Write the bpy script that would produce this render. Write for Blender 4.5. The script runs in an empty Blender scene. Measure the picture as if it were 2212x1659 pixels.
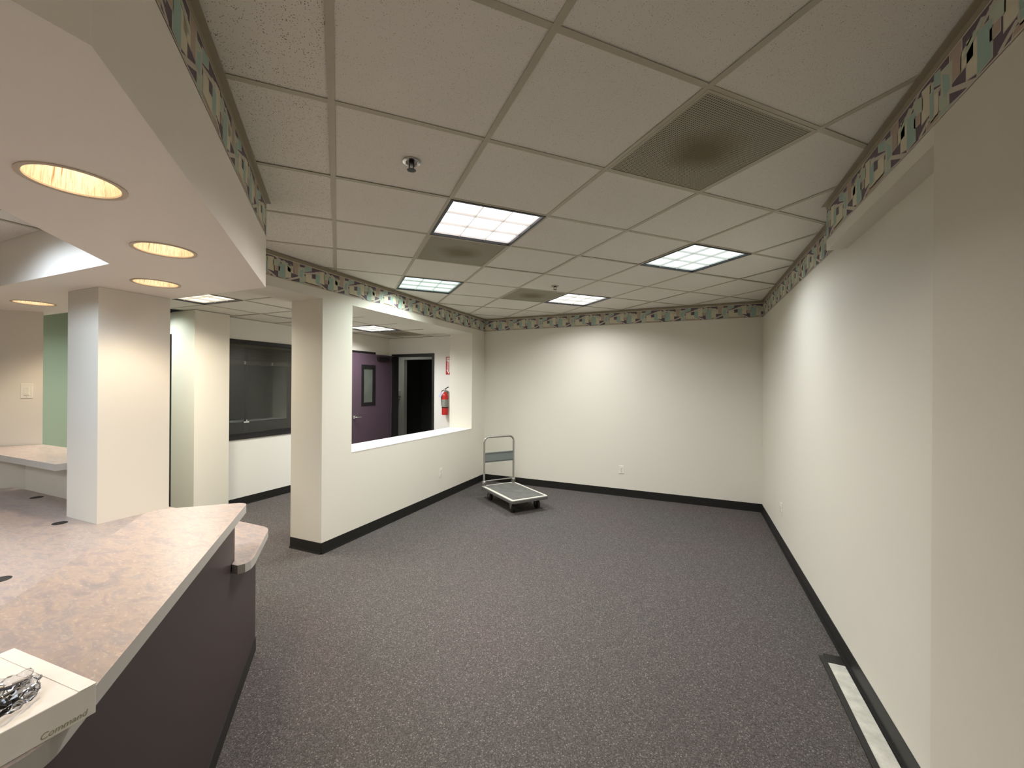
import bpy, bmesh, math, random
from mathutils import Matrix, Vector
random.seed(7)
PI = math.pi
SC = bpy.context.scene
COL = SC.collection

# ------------------------------------------------------------------ camera
YAW, PITCH, ROLL = math.radians(23.3), 5.5e-4, 6.54e-3
cam = bpy.data.cameras.new('camera'); camo = bpy.data.objects.new('camera', cam)
COL.objects.link(camo)
cam.sensor_width = 36.0; cam.sensor_fit = 'HORIZONTAL'; cam.lens = 36.0*895.95/2212.0
cam.clip_start = 0.02; cam.clip_end = 100
Rm = (Matrix.Rotation(YAW, 3, 'Z') @ Matrix.Rotation(PITCH, 3, 'X') @ Matrix.Rotation(-ROLL, 3, 'Y')
      @ Matrix(((1, 0, 0), (0, 0, -1), (0, 1, 0))))
camo.matrix_world = Matrix.Translation((0, 0, 1.554)) @ Rm.to_4x4()
SC.camera = camo

# ------------------------------------------------------------------ world / exposure
wd = bpy.data.worlds.new('world'); SC.world = wd; wd.use_nodes = True
wd.node_tree.nodes['Background'].inputs[0].default_value = (0.02, 0.02, 0.02, 1)
wd.node_tree.nodes['Background'].inputs[1].default_value = 0.3
vs = SC.view_settings
SC.display_settings.display_device = 'sRGB'
vs.view_transform = 'Standard'; vs.look = 'None'; vs.gamma = 1.0; vs.use_curve_mapping = False
vs.exposure = 0.58

# light strengths (W)
P_TROFFER = 27.0
P_BACK_FILL = 22.0
P_OFFICE_FILL = 28.0
P_HALL = 24.0
P_OFFICE = 13.0
P_DOWN = 3.7
SPREAD = math.radians(150)

# ------------------------------------------------------------------ room dimensions
ZC = 2.598            # main ceiling
ZH = 2.36             # hall and office ceiling
ZS = 2.107            # soffit underside
XR, XP = 0.815, 0.72  # right wall recessed / proud
XL, XLB = -3.07, -3.465
YF = 6.0

# ------------------------------------------------------------------ materials
def lin(c):
    f = lambda v: v/12.92 if v <= 0.04045 else ((v+0.055)/1.055)**2.4
    return tuple(f(x/255.0) for x in c)

class N:
    def __init__(s, name):
        s.m = bpy.data.materials.new(name); s.m.use_nodes = True
        s.t = s.m.node_tree; s.b = s.t.nodes['Principled BSDF']
    def n(s, typ, **kw):
        x = s.t.nodes.new(typ)
        for k, v in kw.items(): setattr(x, k, v)
        return x
    def l(s, a, b): s.t.links.new(a, b)
    def pos(s, scale=(1, 1, 1), rot=(0, 0, 0)):
        g = s.n('ShaderNodeNewGeometry'); mp = s.n('ShaderNodeMapping')
        mp.inputs['Scale'].default_value = scale; mp.inputs['Rotation'].default_value = rot
        s.l(g.outputs['Position'], mp.inputs['Vector']); return mp.outputs['Vector']
    def obj(s, scale=(1, 1, 1)):
        g = s.n('ShaderNodeTexCoord'); mp = s.n('ShaderNodeMapping')
        mp.inputs['Scale'].default_value = scale
        s.l(g.outputs['Object'], mp.inputs['Vector']); return mp.outputs['Vector']
    def noise(s, vec, scale, detail=3, rough=.5):
        x = s.n('ShaderNodeTexNoise'); x.inputs['Scale'].default_value = scale
        x.inputs['Detail'].default_value = detail; x.inputs['Roughness'].default_value = rough
        s.l(vec, x.inputs['Vector']); return x.outputs['Fac']
    def voro(s, vec, scale, feature='F1', out='Distance', rnd=1.0):
        x = s.n('ShaderNodeTexVoronoi'); x.feature = feature; x.inputs['Scale'].default_value = scale
        x.inputs['Randomness'].default_value = rnd
        s.l(vec, x.inputs['Vector']); return x.outputs[out]
    def ramp(s, fac, stops, interp='LINEAR'):
        x = s.n('ShaderNodeValToRGB'); x.color_ramp.interpolation = interp
        e = x.color_ramp.elements
        while len(e) < len(stops): e.new(0.5)
        for i, (p, c) in enumerate(stops):
            e[i].position = p
            e[i].color = (c, c, c, 1) if isinstance(c, (int, float)) else (*c, 1)
        s.l(fac, x.inputs['Fac']); return x.outputs['Color']
    def mix(s, fac, a, b, mode='MIX'):
        x = s.n('ShaderNodeMix', data_type='RGBA', blend_type=mode)
        for sock, v in ((x.inputs[0], fac), (x.inputs[6], a), (x.inputs[7], b)):
            if isinstance(v, (int, float)): sock.default_value = v
            elif isinstance(v, tuple): sock.default_value = (*v, 1)
            else: s.l(v, sock)
        return x.outputs[2]
    def math(s, op, a, b=0.0):
        x = s.n('ShaderNodeMath', operation=op)
        for i, v in enumerate((a, b)):
            if isinstance(v, (int, float)): x.inputs[i].default_value = v
            else: s.l(v, x.inputs[i])
        return x.outputs[0]
    def bump(s, h, strength, dist=0.002):
        x = s.n('ShaderNodeBump'); x.inputs['Strength'].default_value = strength
        x.inputs['Distance'].default_value = dist
        s.l(h, x.inputs['Height']); s.l(x.outputs['Normal'], s.b.inputs['Normal'])
    def set(s, col=None, rough=None, metal=None, spec=None):
        if col is not None:
            if isinstance(col, tuple): s.b.inputs['Base Color'].default_value = (*col, 1)
            else: s.l(col, s.b.inputs['Base Color'])
        if rough is not None:
            if isinstance(rough, (int, float)): s.b.inputs['Roughness'].default_value = rough
            else: s.l(rough, s.b.inputs['Roughness'])
        if metal is not None: s.b.inputs['Metallic'].default_value = metal
        if spec is not None: s.b.inputs['Specular IOR Level'].default_value = spec
        return s.m

def plain(name, rgb, rough=0.5, metal=0.0, spec=0.5, var=0.04, scale=30):
    a = N(name); c = lin(rgb)
    f = a.noise(a.pos(), scale, 2)
    c2 = tuple(min(1, x*(1-var*2)) for x in c)
    col = a.mix(f, c2, tuple(min(1, x*(1+var)) for x in c))
    return a.set(col, rough, metal, spec)

def paint(name, rgb, rough=0.55):
    a = N(name); c = lin(rgb); p = a.pos()
    f = a.noise(p, 1.3, 3)
    col = a.mix(f, tuple(x*.97 for x in c), tuple(min(1, x*1.02) for x in c))
    h = a.noise(p, 160, 3, .6)
    a.bump(h, 0.12, 0.0015)
    return a.set(col, rough, 0, .35)

def emit(name, rgb, strength, var=True):
    a = N(name); c = lin(rgb)
    e = a.n('ShaderNodeEmission'); out = a.t.nodes['Material Output']
    if var:
        f = a.noise(a.pos(), 5.5, 1)
        col = a.ramp(f, [(.38, tuple(x*.86 for x in c)), (.52, c), (1, c)])
        a.l(col, e.inputs['Color'])
    else:
        e.inputs['Color'].default_value = (*c, 1)
    e.inputs['Strength'].default_value = strength
    a.l(e.outputs[0], out.inputs['Surface']); a.t.nodes.remove(a.b)
    return a.m

M = {}
M['wall'] = paint('cream_paint', (223, 217, 204))
M['wallnear'] = paint('darker_cream_paint', (217, 209, 194))  # slightly darker, browner cream for the near stretch
M['wallwhite'] = paint('white_paint', (229, 226, 218))
M['green'] = paint('green_paint', (184, 198, 174))
M['soffit'] = paint('soffit_paint', (242, 234, 222))
M['black'] = plain('black_rubber', (26, 25, 23), .45)
M['blackmetal'] = plain('black_metal', (22, 20, 20), .4)
M['grid'] = plain('tan_grid_enamel', (184, 176, 156), .45)
M['angle'] = plain('tan_wall_angle', (160, 148, 126), .5)
M['purple'] = plain('purple_laminate', (58, 47, 47), .42)
M['purpledoor'] = plain('purple_door_paint', (76, 60, 70), .4)
M['greyedge'] = plain('grey_edge_band', (176, 171, 163), .4)
M['white'] = plain('white_plastic', (232, 228, 216), .35)
M['darkslot'] = plain('dark_slot', (30, 28, 26), .6)
M['chrome'] = plain('chrome', (215, 215, 215), .16, 1.0)
M['steel'] = plain('brushed_steel', (178, 176, 170), .32, 1.0)
M['cartgrey'] = plain('grey_tube_enamel', (150, 146, 138), .35, .35)
M['cartpanel'] = plain('grey_green_panel', (112, 118, 114), .45)
M['cartrim'] = plain('pale_rim', (205, 202, 190), .45)
M['bumper'] = plain('grey_bumper', (92, 90, 86), .6)
M['red'] = plain('red_enamel', (190, 34, 28), .3)
M['signred'] = plain('sign_red', (186, 32, 36), .4)
M['signwhite'] = plain('sign_white', (240, 225, 220), .4)
M['lavender'] = plain('lavender_paper', (200, 196, 222), .7)
M['labelprint'] = plain('grey_print', (150, 150, 140), .5, var=.4, scale=60)
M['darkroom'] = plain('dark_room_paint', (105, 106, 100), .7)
M['cardboard'] = plain('white_carton', (236, 230, 220), .55)
M['cartonink'] = plain('olive_ink', (152, 146, 122), .6)
M['concrete'] = None

def mk_tile(name, dens, big):
    a = N(name); p = a.pos()
    v = a.voro(p, dens)
    gate = a.noise(p, dens*.33, 1)
    thr = a.math('MULTIPLY', gate, big)
    speck = a.math('LESS_THAN', v, thr)
    n2 = a.noise(p, 420, 3, .7)
    fine = a.ramp(n2, [(.3, .62), (.42, 1.0)])
    base = a.mix(a.noise(p, 2.0, 2), lin((228, 222, 211)), lin((234, 229, 219)))
    col = a.mix(1.0, base, fine, 'MULTIPLY')
    col = a.mix(speck, col, lin((138, 127, 108)))
    h = a.math('SUBTRACT', n2, a.math('MULTIPLY', speck, 1.2))
    a.bump(h, .35, .003)
    return a.set(col, .9, 0, .1)
M['tile'] = mk_tile('pinhole_tile', 150, .27)
M['tilefissure'] = mk_tile('fissured_tile', 140, .40)

def mk_perf():
    a = N('perforated_metal')
    co = a.obj((1, 1, 1))
    v = a.voro(co, 95, rnd=0.0)
    hole = a.math('LESS_THAN', v, .36)
    sep = a.n('ShaderNodeSeparateXYZ'); a.l(co, sep.inputs[0])
    dx = sep.outputs[0]; dy = sep.outputs[1]
    r = a.math('SQRT', a.math('ADD', a.math('MULTIPLY', dx, dx), a.math('MULTIPLY', a.math('MULTIPLY', dy, dy), 1.2)))
    r2 = a.math('ADD', r, a.math('MULTIPLY', a.math('SUBTRACT', a.noise(co, 6, 3), .5), .12))
    st = a.ramp(r2, [(.06, 1.0), (.20, 0.0)])
    base = a.mix(st, lin((172, 165, 144)), lin((122, 106, 68)))
    col = a.mix(hole, base, lin((84, 77, 60)))
    return a.set(col, .5, 0, .3)
M['perf'] = mk_perf()

def mk_carpet():
    a = N('loop_carpet'); p = a.pos((1, 1, 1))
    v = a.voro(p, 190, rnd=.7)
    vc = a.voro(p, 190, out='Color', rnd=.7)
    sepc = a.n('ShaderNodeSeparateColor'); a.l(vc, sepc.inputs[0])
    f = a.math('MULTIPLY', sepc.outputs[0], 1.0)
    col = a.ramp(f, [(0, lin((86, 82, 79))), (.45, lin((102, 97, 94))), (.9, lin((116, 110, 107))), (1, lin((150, 143, 138)))])
    big = a.noise(p, 1.1, 4)
    tint = a.ramp(big, [(.35, (0.96, .99, .97)), (.65, (1.03, .97, .99))])
    col = a.mix(1.0, col, tint, 'MULTIPLY')
    dark = a.ramp(v, [(.0, 1.0), (.75, .55)])
    col = a.mix(1.0, col, dark, 'MULTIPLY')
    a.bump(a.math('SUBTRACT', 1.0, v), .7, .004)
    return a.set(col, .95, 0, .1)
M['carpet'] = mk_carpet()

def mk_laminate():
    a = N('slate_pattern_laminate'); 
    p = a.pos((1.0, 2.2, 1), (0, 0, math.radians(48)))
    n1 = a.n('ShaderNodeTexNoise'); n1.inputs['Scale'].default_value = 9.0; n1.inputs['Detail'].default_value = 7
    n1.inputs['Roughness'].default_value = .62; n1.inputs['Distortion'].default_value = .6
    a.l(p, n1.inputs['Vector'])
    col = a.ramp(n1.outputs['Fac'], [(.28, lin((136, 129, 128))), (.42, lin((152, 138, 134))), (.52, lin((168, 150, 138))),
                                  (.62, lin((148, 138, 136))), (.74, lin((182, 164, 148)))])
    n2 = a.noise(p, 52, 5, .75)
    fl = a.ramp(n2, [(.55, 0.0), (.66, 1.0)])
    col = a.mix(a.math('MULTIPLY', fl, .5), col, lin((206, 186, 168)))
    n3 = a.noise(p, 14, 3)
    col = a.mix(a.ramp(n3, [(.3, .35), (.5, 0.0)]), col, lin((142, 132, 132)))
    return a.set(col, .33, 0, .45)
M['laminate'] = mk_laminate()

def mk_concrete():
    a = N('bare_concrete'); p = a.pos()
    n = a.noise(p, 14, 6, .65)
    col = a.ramp(n, [(.3, lin((176, 176, 164))), (.6, lin((206, 203, 190))), (.8, lin((216, 212, 202)))])
    return a.set(col, .7)
M['concrete'] = mk_concrete()

def mk_mat():
    a = N('ribbed_mat'); p = a.pos()
    n = a.noise(p, 9, 4)
    col = a.ramp(n, [(.3, lin((84, 84, 80))), (.6, lin((98, 97, 92))), (.85, lin((120, 118, 112)))])
    return a.set(col, .75)
M['mat'] = mk_mat()

def mk_glass(name, tint, refl):
    a = N(name); out = a.t.nodes['Material Output']
    tr = a.n('ShaderNodeBsdfTransparent'); tr.inputs[0].default_value = (*tint, 1)
    gl = a.n('ShaderNodeBsdfGlossy'); gl.inputs['Roughness'].default_value = 0.01
    fr = a.n('ShaderNodeFresnel'); fr.inputs['IOR'].default_value = refl
    mx = a.n('ShaderNodeMixShader')
    a.l(fr.outputs[0], mx.inputs[0]); a.l(tr.outputs[0], mx.inputs[1]); a.l(gl.outputs[0], mx.inputs[2])
    a.l(mx.outputs[0], out.inputs['Surface']); a.t.nodes.remove(a.b)
    return a.m
M['glass'] = mk_glass('window_glass', (.8, .82, .8), 1.5)
M['film'] = mk_glass('clear_film', (.90, .90, .92), 1.22)
M['frost'] = plain('pale_wired_glass', (90, 94, 85), .25, var=.15, scale=6)
M['slat'] = plain('blind_slat', (118, 114, 102), .5)
M['trimring'] = plain('tan_trim_ring', (205, 188, 165), .45)
def mk_cone():
    a = N('painted_streak_reflector'); sp = a.n('ShaderNodeSeparateXYZ'); a.l(a.obj(), sp.inputs[0])
    ang = a.math('ARCTAN2', sp.outputs[1], sp.outputs[0])
    cb = a.n('ShaderNodeCombineXYZ'); a.l(a.math('MULTIPLY', ang, 9.0), cb.inputs[0]); a.l(a.math('MULTIPLY', sp.outputs[2], 6.0), cb.inputs[1])
    f = a.noise(cb.outputs[0], 1.6, 3, .6)
    col = a.ramp(f, [(.30, lin((168, 138, 100))), (.43, lin((236, 214, 190))), (.52, lin((255, 246, 228))), (.62, lin((226, 196, 176))), (.72, lin((255, 250, 236)))])  # reflected-light streaks painted into the cone's base colour by angle
    return a.set(col, .3, .55, .5)
M['cone'] = mk_cone()
M['bulb'] = emit('warm_lamp', (255, 236, 205), 9.0, False)
CELL = {
 'pink': emit('cell_pinkwhite', (250, 244, 250), 1.5),
 'blue': emit('cell_bluewhite', (230, 247, 252), 1.2),
 'cyan': emit('cell_cyanwhite', (214, 242, 238), 1.12),
 'white': emit('cell_white', (248, 250, 254), 1.45),
 'warm': emit('cell_warmwhite', (255, 246, 228), 1.3),
}

# ------------------------------------------------------------------ geometry helpers
class MB:
    def __init__(s): s.v = []; s.f = []; s.mi = []
    def add(s, verts, faces, mi=0):
        o = len(s.v); s.v += [tuple(v) for v in verts]
        s.f += [tuple(o+i for i in f) for f in faces]
        s.mi += (mi if isinstance(mi, list) else [mi]*len(faces)); return s
    def box(s, a, b, mi=0):
        x0, y0, z0 = (min(a[i], b[i]) for i in range(3)); x1, y1, z1 = (max(a[i], b[i]) for i in range(3))
        return s.add([(x0,y0,z0),(x1,y0,z0),(x1,y1,z0),(x0,y1,z0),(x0,y0,z1),(x1,y0,z1),(x1,y1,z1),(x0,y1,z1)],
              [(0,3,2,1),(4,5,6,7),(0,1,5,4),(1,2,6,5),(2,3,7,6),(3,0,4,7)], mi)
    def prism(s, pts, z0, z1, mi=0, side=None, bottom=None):
        # pts counter-clockwise; top/bottom as n-gons
        n = len(pts); side = mi if side is None else side; bottom = mi if bottom is None else bottom
        v = [(p[0], p[1], z0) for p in pts]+[(p[0], p[1], z1) for p in pts]
        f = [tuple(range(n-1, -1, -1)), tuple(range(n, 2*n))]+[(i, (i+1) % n, n+(i+1) % n, n+i) for i in range(n)]
        return s.add(v, f, [bottom, mi]+[side]*n)
    def tube(s, path, r, seg=10, mi=0, closed=False):
        P = [Vector(p) for p in path]; rings = []
        up = Vector((0, 0, 1))
        for i, p in enumerate(P):
            if closed: d = (P[(i+1) % len(P)]-P[i-1])
            else: d = (P[min(i+1, len(P)-1)]-P[max(i-1, 0)])
            d.normalize()
            u = d.cross(up)
            if u.length < .2: u = d.cross(Vector((1, 0, 0)))
            u.normalize(); w = u.cross(d)
            if rings and u.dot(rings[-1][1]) < 0: u = -u; w = -w
            rings.append(([p+(u*math.cos(2*PI*k/seg)+w*math.sin(2*PI*k/seg))*r for k in range(seg)], u))
        v = [q for R_, _ in rings for q in R_]; f = []
        m = len(P)
        for i in range(m if closed else m-1):
            a = i*seg; b = ((i+1) % m)*seg
            for k in range(seg): f.append((a+k, a+(k+1) % seg, b+(k+1) % seg, b+k))
        if not closed:
            f.append(tuple(range(seg-1, -1, -1))); f.append(tuple((m-1)*seg+k for k in range(seg)))
        return s.add(v, f, mi)
    def lathe(s, prof, c=(0, 0, 0), seg=24, mi=0, axis='Z'):
        v = []; f = []
        for r, z in prof:
            for k in range(seg):
                t = 2*PI*k/seg
                q = (r*math.cos(t), r*math.sin(t), z)
                if axis == 'X': q = (z, q[0], q[1])
                if axis == 'Y': q = (q[1], z, q[0])
                v.append((q[0]+c[0], q[1]+c[1], q[2]+c[2]))
        for i in range(len(prof)-1):
            for k in range(seg):
                f.append((i*seg+k, i*seg+(k+1) % seg, (i+1)*seg+(k+1) % seg, (i+1)*seg+k))
        return s.add(v, f, mi)
    def build(s, name, mats, parent=None, smooth=False, bevel=0.0):
        me = bpy.data.meshes.new(name); me.from_pydata(s.v, [], s.f)
        for m in (mats if isinstance(mats, (list, tuple)) else [mats]): me.materials.append(m)
        for p, i in zip(me.polygons, s.mi): p.material_index = i
        bm = bmesh.new(); bm.from_mesh(me); bmesh.ops.recalc_face_normals(bm, faces=bm.faces)
        bm.to_mesh(me); bm.free()
        if smooth:
            for p in me.polygons: p.use_smooth = True
            me.set_sharp_from_angle(angle=math.radians(40))
        o = bpy.data.objects.new(name, me); COL.objects.link(o)
        if parent is not None:
            o.parent = parent
        if bevel:
            b = o.modifiers.new('bevel', 'BEVEL'); b.width = bevel; b.segments = 2; b.limit_method = 'ANGLE'
        return o

def thing(name, label, cat, loc=(0, 0, 0), rz=0.0, group=None):
    o = bpy.data.objects.new(name, None); COL.objects.link(o)
    o.empty_display_size = .05
    o.location = loc; o.rotation_euler = (0, 0, rz)
    o['label'] = label; o['category'] = cat
    if group: o['group'] = group
    return o
def tag(o, label, cat, group=None):
    o['label'] = label; o['category'] = cat
    if group: o['group'] = group
    return o
def struct(o, label=None):
    o['kind'] = 'structure'
    if label: o['label'] = label
    return o
def dup(root, loc, rz, label, name=None):
    def cp(o, par):
        c = o.copy(); COL.objects.link(c)
        if par is not None: c.parent = par
        for ch in list(o.children): cp(ch, c)
        return c
    r = cp(root, None); r.location = loc; r.rotation_euler = (0, 0, rz); r['label'] = label
    return r

def clip(poly, cl):
    """clip polygon by a convex counter-clockwise polygon"""
    out = list(poly)
    for i in range(len(cl)):
        a = cl[i]; b = cl[(i+1) % len(cl)]
        side = lambda p: (b[0]-a[0])*(p[1]-a[1])-(b[1]-a[1])*(p[0]-a[0])
        inp = out; out = []
        for k in range(len(inp)):
            p = inp[k]; q = inp[(k+1) % len(inp)]; sp, sq = side(p), side(q)
            if sp >= 0: out.append(p)
            if (sp >= 0) != (sq >= 0):
                t = sp/(sp-sq); out.append((p[0]+(q[0]-p[0])*t, p[1]+(q[1]-p[1])*t))
        if not out: return []
    return out
def area(p):
    return abs(sum(p[i][0]*p[(i+1) % len(p)][1]-p[(i+1) % len(p)][0]*p[i][1] for i in range(len(p))))/2
def arc(c, r, a0, a1, n=6):
    return [(c[0]+r*math.cos(math.radians(a0+(a1-a0)*i/n)), c[1]+r*math.sin(math.radians(a0+(a1-a0)*i/n))) for i in range(n+1)]
def rounded(pts, rad, n=5):
    """round chosen corners of a polygon: rad[i] radius (0 = sharp)"""
    out = []
    for i, p in enumerate(pts):
        r = rad[i]
        if not r: out.append(p); continue
        P = Vector(p); a = (Vector(pts[i-1])-P).normalized(); b = (Vector(pts[(i+1) % len(pts)])-P).normalized()
        ang = a.angle(b); t = r/math.tan(ang/2)
        A = P+a*t; B = P+b*t; C = P+(a+b).normalized()*(r/math.sin(ang/2))
        for k in range(n+1):
            u = k/n; q = A.lerp(B, u)-C; q = C+q.normalized()*r
            out.append((q.x, q.y))
    return out

# ================================================================== STRUCTURE
struct(MB().box((-9, -7.0, -.06), (1.1, 9.0, 0)).build('floor', M['carpet']), 'grey purple loop pile carpet')

# ---- right wall: recessed stretch, proud stretch, header over the recess
wr = struct(MB().box((XR, 1.774, 0), (XR+.15, 6.1, ZC)).build('wall_right', M['wall']))
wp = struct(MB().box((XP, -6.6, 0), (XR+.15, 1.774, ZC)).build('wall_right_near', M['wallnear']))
hd = MB().box((XP, 1.774, 2.341), (XR, 2.93, ZC)).build('header', M['wall'], wr)

# ---- far wall (slightly out of square) 
fw = struct(MB().prism([(XL, 6.0), (XR, 5.907), (XR, 6.1), (XL, 6.1)], 0, ZC).build('wall_far', M['wall']))

# ---- left half wall with opening, pillar and beam
OY0, OY1, OZ0, OZ1 = 3.135, 5.58, .868, 2.322
lw = MB()
lw.box((XLB, 2.775, 0), (XL, OY0, OZ1)); lw.box((XLB, OY0, 0), (XL, OY1, OZ0)); lw.box((XLB, OY1, 0), (XL, 6.0, OZ1))
lw.box((XLB, 1.66, OZ1), (XL, 6.0, ZC))
lw = struct(lw.build('wall_left', M['wall']))
MB().box((XLB-.004, OY0+.002, OZ0), (XL+.003, OY1-.002, OZ0+.006)).build('sill', M['wallwhite'], lw)

# ---- hall walls
WY0, WY1, WZ0, WZ1 = 3.24, 4.42, .835, 2.095
XH = -5.22
hw = MB()
hw.box((XH-.14, 3.22, 0), (XH, 4.5, WZ0)); hw.box((XH-.14, 3.22, WZ1), (XH, 4.5, ZH))
hw.box((XH-.14, WY1, WZ0), (XH, 4.5, WZ1)); hw.box((XH-.14, 3.22, WZ0), (XH, WY0, WZ1))
struct(hw.build('wall_hall', M['wallwhite']))
struct(MB().box((XH-.14, 4.5, 0), (-5.0, 6.0, ZH)).build('wall_hall_door', M['wall']))
struct(MB().box((-5.5, 2.84, 0), (-5.07, 3.22, ZH)).build('wall_hall_pilaster', M['wall']))
co = MB()
co.box((-5.56, 2.86, 2.11), (-5.5, 2.98, ZH)); co.box((-6.44, 2.86, 2.11), (-5.56, 2.98, ZH)); co.box((-6.62, 2.86, 0), (-6.44, 2.98, ZH))
struct(co.build('wall_corridor', M['wallwhite']))
struct(MB().box((-6.76, -.6, 0), (-6.62, 2.98, ZH)).build('wall_green', M['green']))
# far end of the hall, with doorway
DX0, DX1, DZ = -4.935, -4.035, 2.075
he = MB()
he.box((-5.14, YF, 0), (DX0, YF+.12, ZH)); he.box((DX1, YF, 0), (XL, YF+.12, ZH)); he.box((DX0, YF, DZ), (DX1, YF+.12, ZH))
struct(he.build('wall_hall_end', M['wallwhite']))
# dim room past the doorway
bk = MB()
bk.box((-6.3, 7.2, 0), (-5.605, 7.3, 2.4)); bk.box((-5.605, 7.2, 2.06), (-4.5, 7.3, 2.4)); bk.box((-4.5, 7.2, 0), (-3.4, 7.3, 2.4))
struct(bk.build('wall_back_room', M['wallwhite']))
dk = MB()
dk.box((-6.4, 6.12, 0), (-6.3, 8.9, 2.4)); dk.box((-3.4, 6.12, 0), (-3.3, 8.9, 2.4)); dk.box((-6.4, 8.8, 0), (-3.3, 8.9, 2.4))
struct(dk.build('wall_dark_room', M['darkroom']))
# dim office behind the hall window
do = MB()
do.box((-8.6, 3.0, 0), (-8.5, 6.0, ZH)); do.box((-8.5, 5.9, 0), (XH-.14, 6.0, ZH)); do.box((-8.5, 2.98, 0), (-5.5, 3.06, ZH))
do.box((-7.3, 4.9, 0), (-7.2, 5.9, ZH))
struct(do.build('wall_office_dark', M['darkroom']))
# office behind the desk
wa = MB()
d = .7071
wa.prism([(-4.75, 1.56), (-4.90, 1.609), (-7.0, -.491), (-6.93, -.62)], 0, ZS)
struct(wa.build('wall_office_angled', M['wall']))
struct(MB().box((-6.9, -6.5, 0), (-6.76, -.55, ZC)).build('wall_office_left', M['wall']))
struct(MB().box((-6.9, -6.6, 0), (XP, -6.5, ZC)).build('wall_back', M['wall']))
# knee wall under the rear shelf
struct(MB().box((-4.70, 1.455, 0), (-3.53, 1.56, 1.008)).build('wall_knee', M['wall']))
# column standing on the desk
struct(MB().box((-3.53, 1.265, .7205), (-3.172, 1.628, ZS-.001)).build('wall_column', M['wall']))

# ---- soffit ring above the desk
OUT = [(-.91, -6.45), (-.91, .352), (-2.27, 1.645), (-6.6, 1.645)]
INN = [(-6.6, 1.04), (-2.51, 1.04), (-1.51, .04), (-1.51, -6.45)]
DOWN = [(-1.575, .575), (-2.03, 1.02), (-2.755, 1.345), (-4.27, 1.355)]
RH = .1
bm = bmesh.new()
def ring(pts, z):
    vs_ = [bm.verts.new((p[0], p[1], z)) for p in pts]
    return vs_, [bm.edges.new((vs_[i], vs_[(i+1) % len(vs_)])) for i in range(len(vs_))]
outl = OUT+INN
vb, eb = ring(outl, ZS); es = list(eb); hv = []
for c in DOWN:
    v_, e_ = ring(arc(c, RH, 0, 360-15, 23), ZS); es += e_; hv.append(v_)
bmesh.ops.triangle_fill(bm, use_beauty=True, use_dissolve=False, edges=es)
# drop any triangle covering a hole
for f in list(bm.faces):
    cc = f.calc_center_median()
    if any((cc.x-c[0])**2+(cc.y-c[1])**2 < (RH*.97)**2 for c in DOWN): bm.faces.remove(f)
vt = [bm.verts.new((p[0], p[1], ZC)) for p in outl]
for i in range(len(outl)):
    j = (i+1) % len(outl); bm.faces.new((vb[i], vb[j], vt[j], vt[i]))
bmesh.ops.recalc_face_normals(bm, faces=bm.faces)
me = bpy.data.meshes.new('soffit'); bm.to_mesh(me); bm.free(); me.materials.append(M['soffit'])
so = bpy.data.objects.new('ceiling_soffit', me); COL.objects.link(so); struct(so)

# ------------------------------------------------------------------ suspended ceilings
TS = .6096
def tile_mesh(poly, z, mat, parent, zoff):
    return MB().prism(poly, z+.003+zoff, z+.018+zoff).build('ceiling_tile', mat, parent)
def ceiling(name, z, origin, ang, region, irange, jrange, skip, slab, matf, drop=None):
    c, s_ = math.cos(ang), math.sin(ang)
    W = lambda a, b: (origin[0]+TS*(a*c-b*s_), origin[1]+TS*(a*s_+b*c))
    root = struct(MB().box((slab[0], slab[1], z+.3), (slab[2], slab[3], z+.36)).build(name, M['darkroom']))
    for i in range(*irange):
        for j in range(*jrange):
            if (i, j) in skip: continue
            e = .006
            q = [W(i+e, j+e), W(i+1-e, j+e), W(i+1-e, j+1-e), W(i+e, j+1-e)]
            q = clip(q, region)
            if len(q) < 3 or area(q) < .0015: continue
            if drop and drop(q): continue
            tile_mesh(q, z, matf(i, j), root, random.choice([0, 0, 0, .001, .0015, .003]))
    hw_ = .012/TS
    for i in range(irange[0], irange[1]+1):
        q = clip([W(i-hw_, jrange[0]), W(i+hw_, jrange[0]), W(i+hw_, jrange[1]), W(i-hw_, jrange[1])], region)
        if len(q) >= 3: MB().prism(q, z, z+.002).build('grid_bar', M['grid'], root)
    for j in range(jrange[0], jrange[1]+1):
        q = clip([W(irange[0], j-hw_), W(irange[1], j-hw_), W(irange[1], j+hw_), W(irange[0], j+hw_)], region)
        if len(q) >= 3: MB().prism(q, z+.0004, z+.0024).build('grid_bar', M['grid'], root)
    return root, W

GA = math.radians(46.04)
G0 = (-.794, .7242)
MAIN = [(XL+.001, -6.45), (XR-.001, -6.45), (XR-.001, 5.906), (XL+.001, 5.999)]
LIGHT_CELLS = {(1, 2): 'pink', (4, 2): 'blue', (1, 5): 'cyan', (4, 5): 'white'}
BACK_FILL_CELLS = {(-3, -4): 'white', (-4, -6): 'white', (-6, -7): 'white'}  # unseen troffers added behind the viewpoint as ambient fill
VENT_CELLS = [(2, 0), (1, 3), (3, 5)]
skip = set(LIGHT_CELLS) | set(VENT_CELLS) | set(BACK_FILL_CELLS)
def in_soffit(q):
    return all(p[0]+p[1] < -.60 and p[0] < -.90 and p[1] < 1.66 for p in q)
ceil_main, WM = ceiling('ceiling', ZC, G0, GA, MAIN, (-10, 10), (-12, 9), skip, (XL, -6.6, XR+.15, 6.1),
        lambda i, j: M['tilefissure'] if i < 0 else M['tile'], in_soffit)
HALL = [(-6.62, 1.646), (XLB-.001, 1.646), (XLB-.001, 5.999), (-6.62, 5.999)]
H0 = (-4.65, 2.70)
HL = {(0, -1): 'warm', (0, 3): 'white', (-2, -1): 'cyan'}
HV = [(0, 4)]
def hall_drop(q):
    cx = sum(p[0] for p in q)/len(q); cy = sum(p[1] for p in q)/len(q)
    return cx < XH and cy > 2.9
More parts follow.
